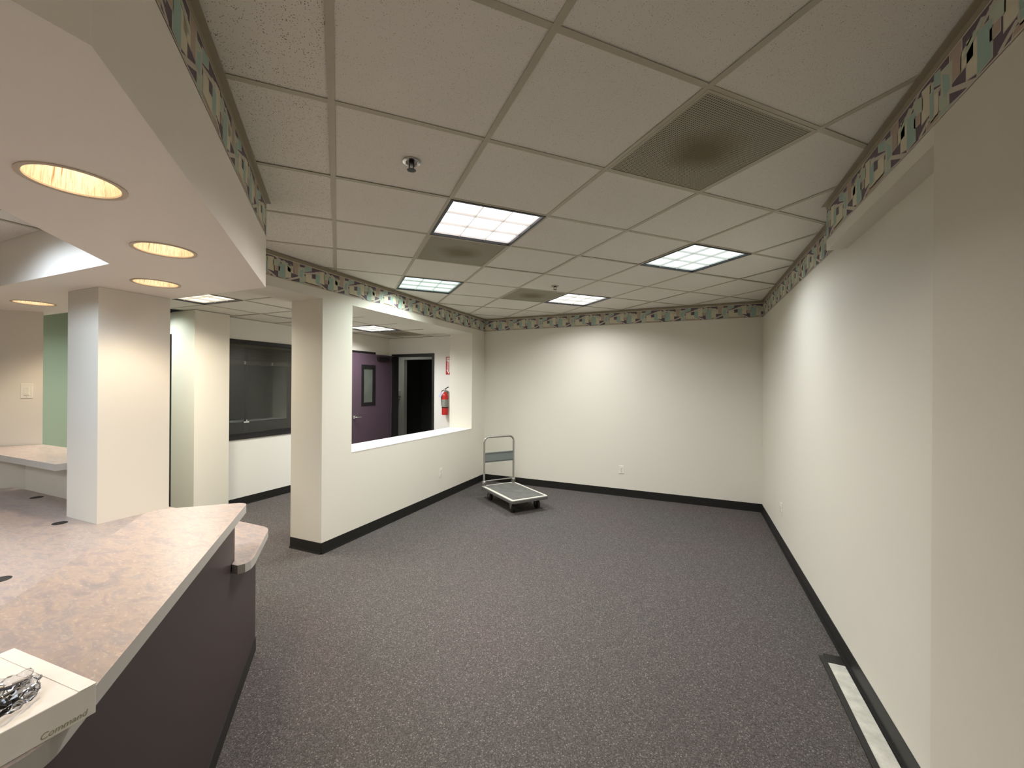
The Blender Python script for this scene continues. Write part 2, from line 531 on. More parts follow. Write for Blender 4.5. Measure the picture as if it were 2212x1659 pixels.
ceil_hall, WH = ceiling('ceiling_hall', ZH, H0, 0, HALL, (-4, 3), (-2, 6), set(HL) | set(HV), (-6.76, 1.65, XLB, 6.1),
        lambda i, j: M['tile'], hall_drop)
OFFC = [(-6.75, -6.4), (-1.511, -6.4), (-1.511, .04), (-2.511, 1.039), (-6.75, 1.039)]
O0 = (-3.185, .22)
OL = {(0, 0): 'blue', (0, -5): 'blue', (-2, -3): 'blue', (-4, -6): 'blue'}  # all but the first cell are unseen lights added to brighten the near walls
ceil_off, WO = ceiling('ceiling_office', ZH, O0, 0, OFFC, (-7, 4), (-12, 3), set(OL), (-6.76, -6.6, -1.51, 1.04),
        lambda i, j: M['tile'])
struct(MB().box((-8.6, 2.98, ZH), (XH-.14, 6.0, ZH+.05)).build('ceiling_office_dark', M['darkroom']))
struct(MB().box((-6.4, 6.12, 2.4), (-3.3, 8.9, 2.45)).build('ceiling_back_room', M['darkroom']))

# wall angle trim around the main ceiling
def strip(p0, p1, n, z0, z1, dep):
    a = Vector(p0); b = Vector(p1); n = Vector(n).normalized()
    pts = [tuple(a), tuple(b), tuple(b+n*dep), tuple(a+n*dep)]
    return pts
def add_strip(mb, p0, p1, n, z0, z1, dep, mi=0):
    q = strip(p0, p1, n, z0, z1, dep)
    mb.prism(q, z0, z1, mi)
RUNS = {  # wall runs that carry the border: start, end, inward normal, parent
 'far': ((XL, 6.0), (XR, 5.907), (-.024, -1), fw),
 'right_far': ((XR, 5.907), (XR, 2.93), (-1, 0), wr),
 'right_header': ((XP, 2.93), (XP, 1.774), (-1, 0), wr),
 'header_end': ((XR, 2.93), (XP, 2.93), (0, 1), wr),
 'right_near': ((XP, 1.774), (XP, -6.5), (-1, 0), wp),
 'left': ((XL, 1.66), (XL, 6.0), (1, 0), lw),
 'soffit_chamfer': ((-.91, .352), (-2.27, 1.645), (1, 1.05), so),
 'soffit_side': ((-.91, -6.45), (-.91, .352), (1, 0), so),
}
for k, (a, b, n, par) in RUNS.items():
    mb = MB(); add_strip(mb, a, b, n, ZC-.0235, ZC-.001, .0015); add_strip(mb, a, b, n, ZC-.0028, ZC-.0008, .024)
    mb.build('wall_angle', M['angle'], par)

# ------------------------------------------------------------------ wallpaper border (flat print, one motif repeated)
PR = [plain('print_aubergine', (104, 90, 99), .7), plain('print_cream', (214, 206, 180), .7), plain('print_teal', (160, 185, 173), .7),
      plain('print_tan', (182, 163, 146), .7), plain('print_rose', (201, 191, 175), .7), plain('print_sage', (186, 194, 172), .7)]
MOT = [  # layer, colour, polygon in (0..1, 0..1)
 (1, 1, [(.02,.12),(.30,.10),(.30,.62),(.02,.58)]),
 (1, 3, [(.0,.0),(.36,.0),(.34,.13),(.0,.16)]),
 (2, 0, [(.14,.42),(.22,.44),(.22,.68),(.14,.64)]),
 (2, 4, [(-.02,.60),(.28,.84),(.30,.76),(.0,.53)]),
 (1, 5, [(.22,.26),(.31,.22),(.31,.86),(.22,.80)]),
 (2, 2, [(.22,.24),(.30,.16),(.31,.66),(.22,.70)]),
 (1, 1, [(.30,.32),(.41,.28),(.41,.92),(.30,.88)]),
 (1, 4, [(.30,.20),(.43,.02),(.46,.06),(.33,.26)]),
 (2, 3, [(.44,.36),(.52,.36),(.52,.56),(.44,.56)]),
 (2, 2, [(.50,.10),(.62,.06),(.62,.74),(.50,.70)]),
 (1, 1, [(.60,.10),(.72,.18),(.72,.80),(.60,.84)]),
 (3, 5, [(.56,.84),(.74,.58),(.76,.64),(.60,.90)]),
 (2, 4, [(.42,.98),(.58,.72),(.60,.78),(.46,1.0)]),
 (1, 3, [(.77,.44),(.89,.40),(.89,1.0),(.77,1.0)]),
 (2, 5, [(.87,.34),(.98,.40),(.98,.84),(.87,.80)]),
 (3, 2, [(.88,.36),(.95,.30),(.97,.78),(.89,.62)]),
 (2, 4, [(.62,.03),(.92,.40),(.95,.34),(.68,.0)]),
 (1, 5, [(.40,.55),(.52,.62),(.52,.92),(.40,.80)]),
 (1, 1, [(.66,.46),(.78,.42),(.78,.70),(.66,.84)]),
 (1, 2, [(.0,.66),(.13,.82),(.13,.97),(.0,.92)]),
 (1, 5, [(.90,.10),(1.0,.14),(1.0,.42),(.90,.36)]),
 (2, 2, [(.72,.03),(1.0,.10),(1.0,.04),(.76,.0)]),
 (3, 4, [(.0,.0),(1.0,.0),(1.0,.035),(.0,.035)]),
 (3, 4, [(.0,.97),(1.0,.97),(1.0,1.0),(.0,1.0)]),
]
BZ0, BZ1, PER = 2.402, 2.572, .5
def grow(pl, e):
    cx = sum(p[0] for p in pl)/4; cy = sum(p[1] for p in pl)/4
    return [(p[0]+(e if p[0] > cx else -e)*.36, p[1]+(e if p[1] > cy else -e)) for p in pl]
def border(a, b, n, par, phase=0.0):
    A = Vector((*a, 0)); D = Vector((*b, 0))-A; L = D.length; D.normalize(); Nn = Vector((*n, 0)).normalized()
    mb = MB()
    def q(u, v, lay):
        p = A+D*u+Nn*(.0005+.0002*lay); return (p.x, p.y, BZ0+v*(BZ1-BZ0))
    mb.add([q(0, 0, 0), q(L, 0, 0), q(L, 1, 0), q(0, 1, 0)], [(0, 1, 2, 3)], 0)
    k = -1
    while (k+phase)*PER < L:
        for lay, cidx, pl in MOT:
            for g, ci, dl in ((.022, 4, 0), (0, cidx, 1)):
                if g and (cidx in (0, 4)): continue
                P_ = grow(pl, g) if g else pl
                pts = [((k+phase+u)*PER, v) for u, v in P_]
                ccw = sum(pts[i][0]*pts[(i+1) % 4][1]-pts[(i+1) % 4][0]*pts[i][1] for i in range(4)) > 0
                pts = clip(pts if ccw else pts[::-1], [(0, 0), (L, 0), (L, 1), (0, 1)])
                if len(pts) >= 3:
                    mb.add([q(u, v, 2*lay-1+dl) for u, v in pts], [tuple(range(len(pts)))], ci)
        k += 1
    mb.build('wallpaper_border', PR, par)
for i, (k, (a, b, n, par)) in enumerate(RUNS.items()):
    if k in ('right_near', 'right_header', 'right_far', 'soffit_side'): a, b = b, a
    if k == 'soffit_chamfer': pass
    border(a, b, n, par, (i*.37) % 1)

# ------------------------------------------------------------------ baseboards
def baseboard(name, runs, h=.1):
    mb = MB()
    for a, b, n in runs:
        add_strip(mb, a, b, n, 0.0, h, .004); add_strip(mb, a, b, n, 0.0, .006, .016); add_strip(mb, a, b, n, .006, .014, .009)
    return struct(mb.build(name, M['black']))
baseboard('baseboard_far', [((XL, 6.0), (XR, 5.907), (-.024, -1))])
baseboard('baseboard_right', [((XR, 5.907), (XR, 1.774), (-1, 0)), ((XP, 1.774), (XP, -6.5), (-1, 0)), ((XP, 1.774), (XR, 1.774), (0, 1))])
baseboard('baseboard_left', [((XL, 2.775), (XL, 6.0), (1, 0)), ((XLB, 2.775), (XL, 2.775), (0, -1)), ((XLB, 2.775), (XLB, 6.0), (-1, 0))])
baseboard('baseboard_hall', [((XH, 3.22), (XH, 4.5), (1, 0)), ((-5.0, 4.5), (-5.0, 6.0), (1, 0)), ((-5.5, 2.84), (-5.07, 2.84), (0, -1)), ((-5.07, 2.84), (-5.07, 3.22), (1, 0)), ((DX1+.05, YF), (XLB, YF), (0, -1))])

# ---- bare threshold strip on the floor below the header
t1 = struct(MB().box((.715, 1.774, 0), (.795, 2.845, .004)).build('trim_1', M['concrete']), 'bare pale concrete strip along the black baseboard')
MB().prism([(.688, 1.774), (.715, 1.774), (.715, 2.845), (.71, 2.90), (.688, 2.90)], 0, .007).build('edge_trim', M['black'], t1)
MB().box((.715, 2.845, 0), (.797, 2.93, .0055)).build('end_trim', M['black'], t1)

# ================================================================== LIGHTS AND CEILING FIXTURES
def area_light(name, loc, size, power, col, rz=0.0):
    l = bpy.data.lights.new(name, 'AREA'); l.shape = 'SQUARE'; l.size = size; l.energy = power; l.color = col
    l.spread = SPREAD
    o = bpy.data.objects.new(name, l); COL.objects.link(o); o.location = loc; o.rotation_euler = (0, 0, rz)
    return o
def troffer(loc, rz, z, cell, label, group, power, col):
    t = thing('ceiling_light', label, 'light', (loc[0], loc[1], z), rz, group)
    h = TS/2-.004
    fr = MB()
    for sx in (-1, 1):
        fr.box((sx*h, -h, -.003), (sx*(h-.017), h, .012)); fr.box((-h+.017, sx*h, -.003), (h-.017, sx*(h-.017), .012))
    fr.build('frame', M['blackmetal'], t)
    g = h-.017
    hs = MB()
    for sx in (-1, 1):
        hs.box((sx*g, -g, .012), (sx*(g+.004), g, .12)); hs.box((-g, sx*g, .012), (g, sx*(g+.004), .12))
    hs.box((-g, -g, .12), (g, g, .124)); hs.build('housing', M['wallwhite'], t)
    for k in (-1, 1):
        MB().box((k*g/3-.0015, -g, .006), (k*g/3+.0015, g, .02)).build('louver_blade', M['white'], t)
        MB().box((-g, k*g/3-.0015, .0065), (g, k*g/3+.0015, .0205)).build('louver_blade', M['white'], t)
    s3 = 2*g/3
    for a in (-1, 0, 1):
        for b in (-1, 0, 1):
            cx, cy = a*s3, b*s3; w = s3/2-.003; mb = MB()
            ns = 4; vv = []; ff = []
            for i in range(ns+1):
                for j in range(ns+1):
                    x = -w+2*w*i/ns; y = -w+2*w*j/ns
                    vv.append((cx+x, cy+y, .022+.03*(1-(x/w)**2)*(1-(y/w)**2)))
            for i in range(ns):
                for j in range(ns):
                    ff.append((i*(ns+1)+j, (i+1)*(ns+1)+j, (i+1)*(ns+1)+j+1, i*(ns+1)+j+1))
            mb.add(vv, ff); mb.build('reflector_cell', CELL[cell], t, smooth=True)
    area_light('lamp', (loc[0], loc[1], z-.006), g*2-.01, power, col, rz)
    return t
COLS = {'pink': (1, .955, .93), 'blue': (.90, .97, 1), 'cyan': (.88, 1, .95), 'white': (.97, .98, 1), 'warm': (1, .93, .8)}
LAB = {(1, 2): 'bright pinkish white nine-cell ceiling light, largest and nearest to the soffit',
       (4, 2): 'bluish white nine-cell ceiling light nearest the right wall',
       (1, 5): 'dim cyan nine-cell ceiling light right above the border of the half wall',
       (4, 5): 'white nine-cell ceiling light nearest the far wall, beside a dark vent'}
for (i, j), c in LIGHT_CELLS.items():
    p = WM(i+.5, j+.5)
    troffer(p, GA, ZC, c, LAB[(i, j)], 'nine-cell ceiling lights', P_TROFFER*{'pink': 1.2, 'cyan': .7, 'blue': .46, 'white': .62}[c], COLS[c])
BLAB = ['added fill light behind the viewpoint, first in the row', 'added fill light behind the viewpoint, second in the row', 'added fill light behind the viewpoint, last in the row']
for ((i, j), c), lb in zip(BACK_FILL_CELLS.items(), BLAB):
    troffer(WM(i+.5, j+.5), GA, ZC, c, lb, 'added fill lights behind the viewpoint', P_BACK_FILL, COLS[c])
HLAB = {(0, -1): 'warm white ceiling light of the hall, partly hidden by the soffit', (0, 3): 'white ceiling light of the hall seen through the wall opening',
        (-2, -1): 'ceiling light of the side corridor before the green wall'}
for (i, j), c in HL.items():
    p = WH(i+.5, j+.5)
    troffer(p, 0, ZH, c, HLAB[(i, j)], 'hall ceiling lights', P_HALL*(.34 if c == 'cyan' else 1), COLS[c])
OLAB = {(0, 0): 'bluish office ceiling light behind the soffit ring, just in from the column', (0, -5): 'added office fill light farther back, nearest the lobby',
        (-2, -3): 'added office fill light nearest the angled wall', (-4, -6): 'added office fill light in the rear left corner'}
for (i, j), c in OL.items():
    p = WO(i+.5, j+.5)
    troffer(p, 0, ZH, c, OLAB[(i, j)], 'office ceiling lights', P_OFFICE if j == 0 else P_OFFICE_FILL, (.70, .83, 1) if j == 0 else (.95, .97, 1))

def vent(loc, rz, z, label):
    t = thing('ceiling_vent', label, 'vent', (loc[0], loc[1], z), rz, 'perforated ceiling vents')
    h = TS/2-.007; fr = MB()
    for sx in (-1, 1):
        fr.box((sx*h, -h, -.001), (sx*(h-.012), h, .006)); fr.box((-h+.012, sx*h, -.001), (h-.012, sx*(h-.012), .006))
    fr.build('frame', M['grid'], t)
    MB().box((-h+.012, -h+.012, .001), (h-.012, h-.012, .004)).build('perforated_panel', M['perf'], t)
    MB().box((-h+.03, -h+.03, .03), (h-.03, h-.03, .1)).build('plenum_box', M['darkslot'], t)
VL = ['large perforated ceiling vent with a brown stain, nearest the camera', 'perforated ceiling vent with brown stain beside the pinkish light', 'small far perforated ceiling vent beside the far white light']
for (i, j), lb in zip(VENT_CELLS, VL): vent(WM(i+.5, j+.5), GA, ZC, lb)
for (i, j) in HV: vent(WH(i+.5, j+.5), 0, ZH, 'stained perforated hall vent seen above the purple door')

def sprinkler(loc, label, big):
    t = thing('sprinkler_head', label, 'sprinkler', (loc[0], loc[1], ZC), 0, 'ceiling sprinklers')
    MB().lathe([(.040, .002), (.041, -.003), (.030, -.006), (.026, -.004), (.024, .03), (.0, .03)], seg=28).build('escutcheon', M['chrome'] if big else M['grid'], t, smooth=True)
    MB().lathe([(.0, .025), (.012, .025), (.013, -.008), (.009, -.012), (.0, -.012)], seg=14).build('body', M['blackmetal'], t, smooth=True)
    y = MB()
    for sx in (-1, 1): y.tube([(sx*.011, 0, -.008), (sx*.014, 0, -.02), (sx*.010, 0, -.031), (0, 0, -.037)], .0028, 8)
    y.build('yoke', M['blackmetal'], t, smooth=True)
    df = MB().lathe([(.0, -.036), (.020, -.037), (.021, -.039), (.0, -.041)], seg=18)
    df.build('deflector', M['blackmetal'], t)
sprinkler((-1.214, 1.605), 'ceiling sprinkler with chrome ring, nearest the camera', True)
sprinkler((-1.327, 4.218), 'small dark ceiling sprinkler above the far vent', False)

DL = ['recessed downlight nearest the camera, large oval of bright reflector', 'second recessed downlight, before the yellow column face',
      'recessed downlight tucked right above the column', 'leftmost recessed downlight over the rear shelf']
for c, lb in zip(DOWN, DL):
    t = thing('recessed_downlight', lb, 'light', (c[0], c[1], ZS), 0, 'soffit downlights')
    MB().lathe([(.110, .0005), (.111, -.003), (.104, -.0045), (.0975, -.002), (.0965, .004)], seg=36).build('trim_ring', M['trimring'], t, smooth=True)
    MB().lathe([(.0965, .002), (.094, .03), (.084, .07), (.066, .11), (.045, .14), (.0, .142)], seg=36).build('reflector', M['cone'], t, smooth=True)
    b = MB()
    for k in (-1, 1):
        b.tube([(k*.022, -.05, .075), (k*.022, .05, .075)], .011, 10)
    b.build('lamp_tube', M['bulb'], t, smooth=True)
    l = bpy.data.lights.new('downlight', 'SPOT'); l.energy = P_DOWN*4; l.spot_size = math.radians(118); l.spot_blend = .55; l.color = (1, .81, .58)
    l.shadow_soft_size = .07
    o = bpy.data.objects.new('downlight', l); COL.objects.link(o); o.location = (c[0], c[1], ZS-.008)

# ================================================================== WINDOW, DOORS
w1 = MB()
f_ = .045
w1.box((XH-.1, WY0, WZ0), (XH+.012, WY1, WZ0+f_)); w1.box((XH-.1, WY0, WZ1-f_), (XH+.012, WY1, WZ1))
w1.box((XH-.1, WY0, WZ0+f_), (XH+.012, WY0+f_, WZ1-f_)); w1.box((XH-.1, WY1-f_, WZ0+f_), (XH+.012, WY1, WZ1-f_))
w1 = struct(w1.build('window_1', M['blackmetal']), 'black framed hall window with raised blind')
MB().box((XH-.062, WY0+f_, WZ0+f_), (XH-.056, WY1-f_, WZ1-f_)).build('pane', M['glass'], w1)
MB().box((XH-.055, WY0+f_, WZ0+f_), (XH-.03, WY1-f_, WZ0+f_+.018)).build('glazing_bead', M['blackmetal'], w1)
lt = MB().box((XH-.055, 3.53, 1.035), (XH-.045, 3.60, 1.052)); lt.lathe([(.0, .012), (.011, .010), (.012, 0)], (XH-.048, 3.562, 1.064), 14, axis='X')
lt.build('latch', M['chrome'], w1)
bl = thing('window_blind', 'raised slat blind stacked at the top of the hall window', 'blind', (XH-.1, 3.83, WZ1-f_))
MB().box((-.03, -.53, -.04), (.02, .53, 0)).build('headrail', M['slat'], bl)
for k in range(10):
    MB().box((-.025, -.525, -.053-k*.0165), (.02, .525, -.048-k*.0165)).build('slat', M['slat'], bl)
MB().box((-.026, -.527, -.265), (.022, .527, -.215)).build('bottom_rail', M['slat'], bl)
for k in (-.28, .1): MB().box((.022, k, -.26), (.028, k+.02, -.22)).build('clip', M['white'], bl)

# doorway at the hall end
d1 = MB()
d1.box((DX0, YF-.012, 0), (DX0+.042, YF+.13, DZ)); d1.box((DX1-.042, YF-.012, 0), (DX1, YF+.13, DZ)); d1.box((DX0+.042, YF-.012, DZ-.045), (DX1-.042, YF+.13, DZ))
d1 = struct(d1.build('door_1', M['blackmetal']), 'black door frame at the end of the hall, open onto a dark room')
# purple door leaf standing open along the hall wall
LX0, LX1, LY0, LY1 = -4.975, -4.93, 5.03, 5.975
WYa, WYb, WZa, WZb = 5.255, 5.55, 1.20, 1.845
lf = MB()
lf.box((LX0, LY0, .012), (LX1, WYa, 2.045)); lf.box((LX0, WYb, .012), (LX1, LY1, 2.045))
lf.box((LX0, WYa, .012), (LX1, WYb, WZa)); lf.box((LX0, WYa, WZb), (LX1, WYb, 2.045))
leaf = lf.build('door_leaf', M['purpledoor'], d1)
vf = MB(); k = .05
vf.box((LX0-.004, WYa-.015, WZa-.015), (LX1+.008, WYa+k-.015, WZb+.015)); vf.box((LX0-.004, WYb-k+.015, WZa-.015), (LX1+.008, WYb+.015, WZb+.015))
vf.box((LX0-.004, WYa+k-.015, WZa-.015), (LX1+.008, WYb-k+.015, WZa+k-.015)); vf.box((LX0-.004, WYa+k-.015, WZb-k+.015), (LX1+.008, WYb-k+.015, WZb+.015))
vf.build('vision_frame', M['blackmetal'], leaf)
MB().box((-4.955, WYa+k-.015, WZa+k-.015), (-4.949, WYb-k+.015, WZb-k+.015)).build('vision_pane', M['frost'], leaf)
lv = MB().lathe([(.0, .0), (.028, .0), (.028, .01), (.0, .011)], (LX1, 5.085, 1.01), 20, axis='X')
lv.tube([(LX1+.01, 5.085, 1.01), (LX1+.05, 5.087, 1.01), (LX1+.055, 5.10, 1.01), (LX1+.055, 5.20, 1.008)], .009, 10)
lv.build('lever_handle', M['chrome'], leaf, smooth=True)
cl = MB().box((LX1, 5.60, 1.95), (LX1+.05, 5.86, 2.01)); cl.tube([(LX1+.03, 5.82, 2.015), (LX1+.12, 5.90, 2.03), (LX1+.06, 5.975, 2.035)], .009, 8)
cl.build('door_closer', M['blackmetal'], leaf)
st = struct(MB().box((-5.0, 4.7, 2.05), (-4.972, 5.62, 2.085)).build('trim_2', M['blackmetal']))
# dark door in the side corridor
d2 = MB().box((-5.56, 2.85, 0), (-5.502, 2.99, 2.11))
d2.box((-6.44, 2.85, 0), (-6.385, 2.99, 2.11)); d2.box((-6.385, 2.85, 2.055), (-5.56, 2.99, 2.11))
d2 = struct(d2.build('door_2', M['blackmetal']), 'black framed door beside the column')
MB().box((-6.38, 2.90, .01), (-5.565, 2.945, 2.05)).build('door_leaf', M['purpledoor'], d2)

# ================================================================== WALL DEVICES
def outlet(loc, rz, label):
    t = thing('wall_outlet', label, 'outlet', loc, rz, 'duplex wall outlets')   # faces -y
    MB().box((-.035, -.006, -.057), (.035, 0, .057)).build('cover_plate', M['white'], t, bevel=.002)
    for s in (-1, 1):
        r_ = MB().lathe([(.0, -.009), (.0155, -.0088), (.0165, -.006)], (0, 0, s*.02), 20, axis='Y').build('receptacle', M['white'], t, smooth=True)
        sl = MB().box((-.0075, -.0094, s*.02), (-.0055, -.0088, s*.02+.009)); sl.box((.0055, -.0094, s*.02), (.0075, -.0088, s*.02+.008))
        sl.lathe([(0, -.0094), (.0028, -.0092), (.0028, -.0088)], (0, 0, s*.02-.007), 10, axis='Y'); sl.build('slots', M['darkslot'], r_)
    MB().lathe([(0, -.0072), (.003, -.007), (.003, -.006)], (0, 0, 0), 10, axis='Y').build('screw', M['steel'], t)
outlet((-.885, 5.9477, .37), math.radians(-1.37), 'white duplex outlet low on the far wall')
outlet((XL, 4.727, .365), PI/2, 'white duplex outlet on the half wall left of the cart')
outlet((XR, 4.72, .365), -PI/2, 'white duplex outlet on the right wall near the far corner')

sw = thing('light_switch', 'white rocker light switch on the wall above the rear shelf', 'switch', (-4.815, 1.495, 1.476), PI/4)
# plate faces (+1,-1)/sqrt2 : local -y
MB().box((-.036, -.006, -.058), (.036, 0, .058)).build('cover_plate', M['white'], sw, bevel=.002)
MB().box((-.0165, -.010, -.033), (.0165, -.006, .033)).build('rocker', M['white'], sw, bevel=.0015)
MB().lathe([(0, -.0072), (.0028, -.007), (.0028, -.006)], (0, 0, -.048), 8, axis='Y').build('screw', M['steel'], sw)

# fire extinguisher and its sign
EX = -3.772
ex = thing('fire_extinguisher', 'red fire extinguisher hung on the hall wall below the arrow sign', 'extinguisher', (EX, YF, 1.035))
MB().lathe([(.0, 0), (.046, 0), (.052, .006), (.053, .30), (.048, .335), (.03, .365), (.016, .375), (.016, .39), (.0, .39)], (0, -.07, 0), 28).build('cylinder', M['red'], ex, smooth=True)
MB().lathe([(.0537, .135), (.0539, .137), (.0539, .255), (.0537, .257)], (0, -.07, 0), 28).build('label_band', M['labelprint'], ex, smooth=True)
MB().lathe([(.0545, .118), (.0555, .121), (.0555, .133), (.0545, .136)], (0, -.07, 0), 28).build('bracket_strap', M['blackmetal'], ex, smooth=True)
v_ = MB().lathe([(.0, .385), (.017, .385), (.018, .42), (.012, .43), (0, .43)], (0, -.07, 0), 16); v_.build('valve', M['steel'], ex, smooth=True)
MB().tube([(-.018, -.07, .418), (.02, -.075, .44), (.05, -.08, .458), (.075, -.085, .464)], .008, 8).build('lever', M['blackmetal'], ex, smooth=True)
MB().tube([(.015, -.07, .405), (.05, -.08, .41), (.068, -.085, .395)], .006, 8).build('carry_handle', M['steel'], ex, smooth=True)
MB().tube([(-.012, -.075, .41), (-.045, -.085, .405), (-.062, -.088, .37), (-.062, -.085, .30), (-.058, -.08, .20), (-.057, -.078, .15)], .0075, 10).build('hose', M['blackmetal'], ex, smooth=True)
tg = MB().add([(-.012, -.128, .395), (-.05, -.132, .372), (-.095, -.126, .29), (-.04, -.130, .30)], [(0, 1, 2, 3)])
tg.add([(-.012, -.1285, .395), (-.05, -.1325, .372), (-.095, -.1265, .29), (-.04, -.1305, .30)], [(3, 2, 1, 0)]); tg.build('inspection_tag', M['lavender'], ex)
MB().box((-.02, -.016, .05), (.02, 0, .40)).build('wall_bracket', M['steel'], ex)
sg = thing('fire_sign', 'red and white fire arrow sign above the extinguisher', 'sign', (-3.748, YF, 1.71))
MB().box((-.054, -.003, 0), (.054, 0, .298)).build('board', M['signred'], sg)
ar = MB()
def fl(mb, pts, y, mi=0):
    mb.add([(a, y, b) for a, b in pts], [tuple(range(len(pts)))], mi)
fl(ar, [(-.04, .225), (.04, .225), (.04, .285), (-.04, .285)], -.0034, 0)
fl(ar, [(-.022, .075), (.022, .075), (.022, .225), (-.022, .225)], -.0034, 0)
fl(ar, [(0, .01), (.043, .08), (-.043, .08)], -.0034, 0)
fl(ar, [(-.006, .05), (.006, .05), (.006, .215), (-.006, .215)], -.0038, 1)
ar.build('arrow', [M['signwhite'], M['signred']], sg)
def text(body, size, mat, parent, name, mtx, extrude=.0003, shear=0.0):
    cu = bpy.data.curves.new(name, 'FONT'); cu.body = body; cu.size = size; cu.extrude = extrude; cu.align_x = 'CENTER'; cu.align_y = 'CENTER'; cu.shear = shear
    tmp = bpy.data.objects.new(name, cu); COL.objects.link(tmp)
    dg = bpy.context.evaluated_depsgraph_get(); me_ = bpy.data.meshes.new_from_object(tmp.evaluated_get(dg))
    bpy.data.objects.remove(tmp); me_.materials.clear(); me_.materials.append(mat); me_.transform(mtx)
    o = bpy.data.objects.new(name, me_); COL.objects.link(o); o.parent = parent; return o
text('FIRE', .036, M['signred'], sg, 'lettering', Matrix.Translation((0, -.0038, .255)) @ Matrix.Rotation(PI/2, 4, 'X'))

area_light('back_room_fill', (-5.35, 6.6, 2.38), .3, 1.6, (.95, 1, .92))  # fill added for the dim room past the doorway, no fixture there
# soap dispenser on the pale wall of the dim room
sd = thing('soap_dispenser', 'small white dispenser on the pale wall past the doorway', 'dispenser', (-5.74, 7.2, 1.28))
MB().box((-.06, -.1, 0), (.06, 0, .13)).build('tank', M['white'], sd, bevel=.012)
MB().box((-.05, -.12, -.05), (.05, -.02, -.02)).build('drip_tray', M['white'], sd, bevel=.008)

# ================================================================== RECEPTION DESK
dsk = thing('reception_desk', 'angled reception desk with stone-pattern tops and dark purple front', 'desk', (-1.7, 1.0, 0))
def part(mb, name, mats, **k):
    o = mb.build(name, mats, dsk, **k); o.location = (1.7, -1.0, 0); return o
PA, PB, PC = (-2.315, 1.627), (-1.02, .332), (-1.02, -1.4)
tk = .03
def panel_run(mb, pts, z0, z1, th):
    for a, b in zip(pts[:-1], pts[1:]):
        A_ = Vector(a); B_ = Vector(b); dd = (B_-A_).normalized(); n = Vector((dd.y, -dd.x))
        # inside of the desk lies towards -x/-y
        if n.dot(Vector((-1, -1))) < 0: n = -n
        mb.prism([tuple(A_), tuple(A_+n*th), tuple(B_+n*th), tuple(B_)], z0, z1)
m_ = MB(); panel_run(m_, [PA, (-1.968, 1.28)], .0, .679, tk); panel_run(m_, [(-1.968, 1.28), PB], .0, .904, tk); part(m_, 'front_panel', M['purple'])
m_ = MB(); m_.box((-1.02-tk, -1.4, 0), (-1.02, .318, .904)); part(m_, 'side_panel', M['purple'])
m_ = MB(); m_.box((-3.17, 1.597, 0), (-2.33, 1.627, .679)); part(m_, 'end_panel', M['purple'])
m_ = MB()
add_strip(m_, PA, PB, (1, 1), 0, .075, .004); add_strip(m_, PB, PC, (1, 0), 0, .075, .004); m_.box((-2.9, 1.627, 0), (-2.315, 1.631, .075))
part(m_, 'toe_kick', M['black'])
WS = [(-1.052, -1.4), (-1.052, .312), (-1.99, 1.25), (-1.965, 1.279), (-1.925, 1.24), (-1.89, 1.243), (-1.878, 1.27), (-1.888, 1.305), (-1.915, 1.34),
      (-2.165, 1.588), (-2.19, 1.612), (-2.225, 1.634), (-2.27, 1.643), (-2.5, 1.645), (-3.17, 1.645), (-3.53, 1.645), (-3.53, 1.452), (-4.70, 1.452), (-4.86, 1.43), (-5.40, .89), (-5.40, .55),
      (-2.6, .55), (-2.45, .65), (-1.72, -.08), (-1.72, -1.4)]
part(MB().prism(WS, .68, .72, 0, 1), 'work_surface', [M['laminate'], M['greyedge']])
UC = rounded([(-.985, -1.4), (-.985, .33), (-2.065, 1.41), (-2.355, 1.13), (-1.62, .40), (-1.40, .18), (-1.40, -1.4)], [0, .10, .05, .06, .2, .2, 0], 7)
part(MB().prism(UC, .905, .945, 0, 1), 'transaction_counter', [M['laminate'], M['greyedge']])
for x, y in ((-4.30, 1.385), (-3.40, 1.19), (-2.657, .751)):
    m_ = MB().lathe([(.0, .7212), (.027, .7212), (.030, .7225), (.034, .7215), (.034, .7201)], (x, y, 0), 24); part(m_, 'grommet', M['darkslot'])
# rear shelf on the knee wall
rs = MB().prism([(-3.53, 1.215), (-3.53, 1.56), (-4.735, 1.56), (-5.07, 1.225), (-5.06, 1.215)], 1.01, 1.05, 0, 1).build('rear_shelf', [M['laminate'], M['greyedge']])
tag(rs, 'stone-pattern shelf with grey edge behind the column, below the switch', 'shelf')

# ---- carton with a bag of hardware on top
cb = thing('carton', 'white shallow carton on the near end of the desk counter', 'box', (-1.135, .25, .945), math.radians(3.5))
MB().box((-.142, -.142, 0), (.142, .142, .054)).build('body', M['cardboard'], cb, bevel=.0015)
MB().box((-.1425, .118, .0541), (.1425, .1425, .0549)).build('tuck_flap', M['cardboard'], cb)
text('Command', .0145, M['cartonink'], cb, 'lettering', Matrix.Translation((.1422, .098, .010)) @ Matrix.Rotation(PI/2, 4, 'Z') @ Matrix.Rotation(PI/2, 4, 'X'), shear=.25)
bg = thing('plastic_bag', 'clear plastic bag of dark hardware lying on the white carton', 'bag', (-1.085, .318, 1.0005), math.radians(-20))
bmb = bmesh.new(); bmesh.ops.create_icosphere(bmb, subdivisions=4, radius=1)
for v in bmb.verts:
    n = math.sin(v.co.x*9+v.co.y*5)*.10+math.sin(v.co.y*13+v.co.z*4)*.08+math.sin(v.co.x*21)*.04
    f = 1+n
    v.co = Vector((v.co.x*.062*f, v.co.y*.036*f, max(0.0, .011+v.co.z*.012*f)))
me = bpy.data.meshes.new('film'); bmb.to_mesh(me); bmb.free(); me.materials.append(M['film'])
for p in me.polygons: p.use_smooth = True
fo = bpy.data.objects.new('film', me); COL.objects.link(fo); fo.parent = bg
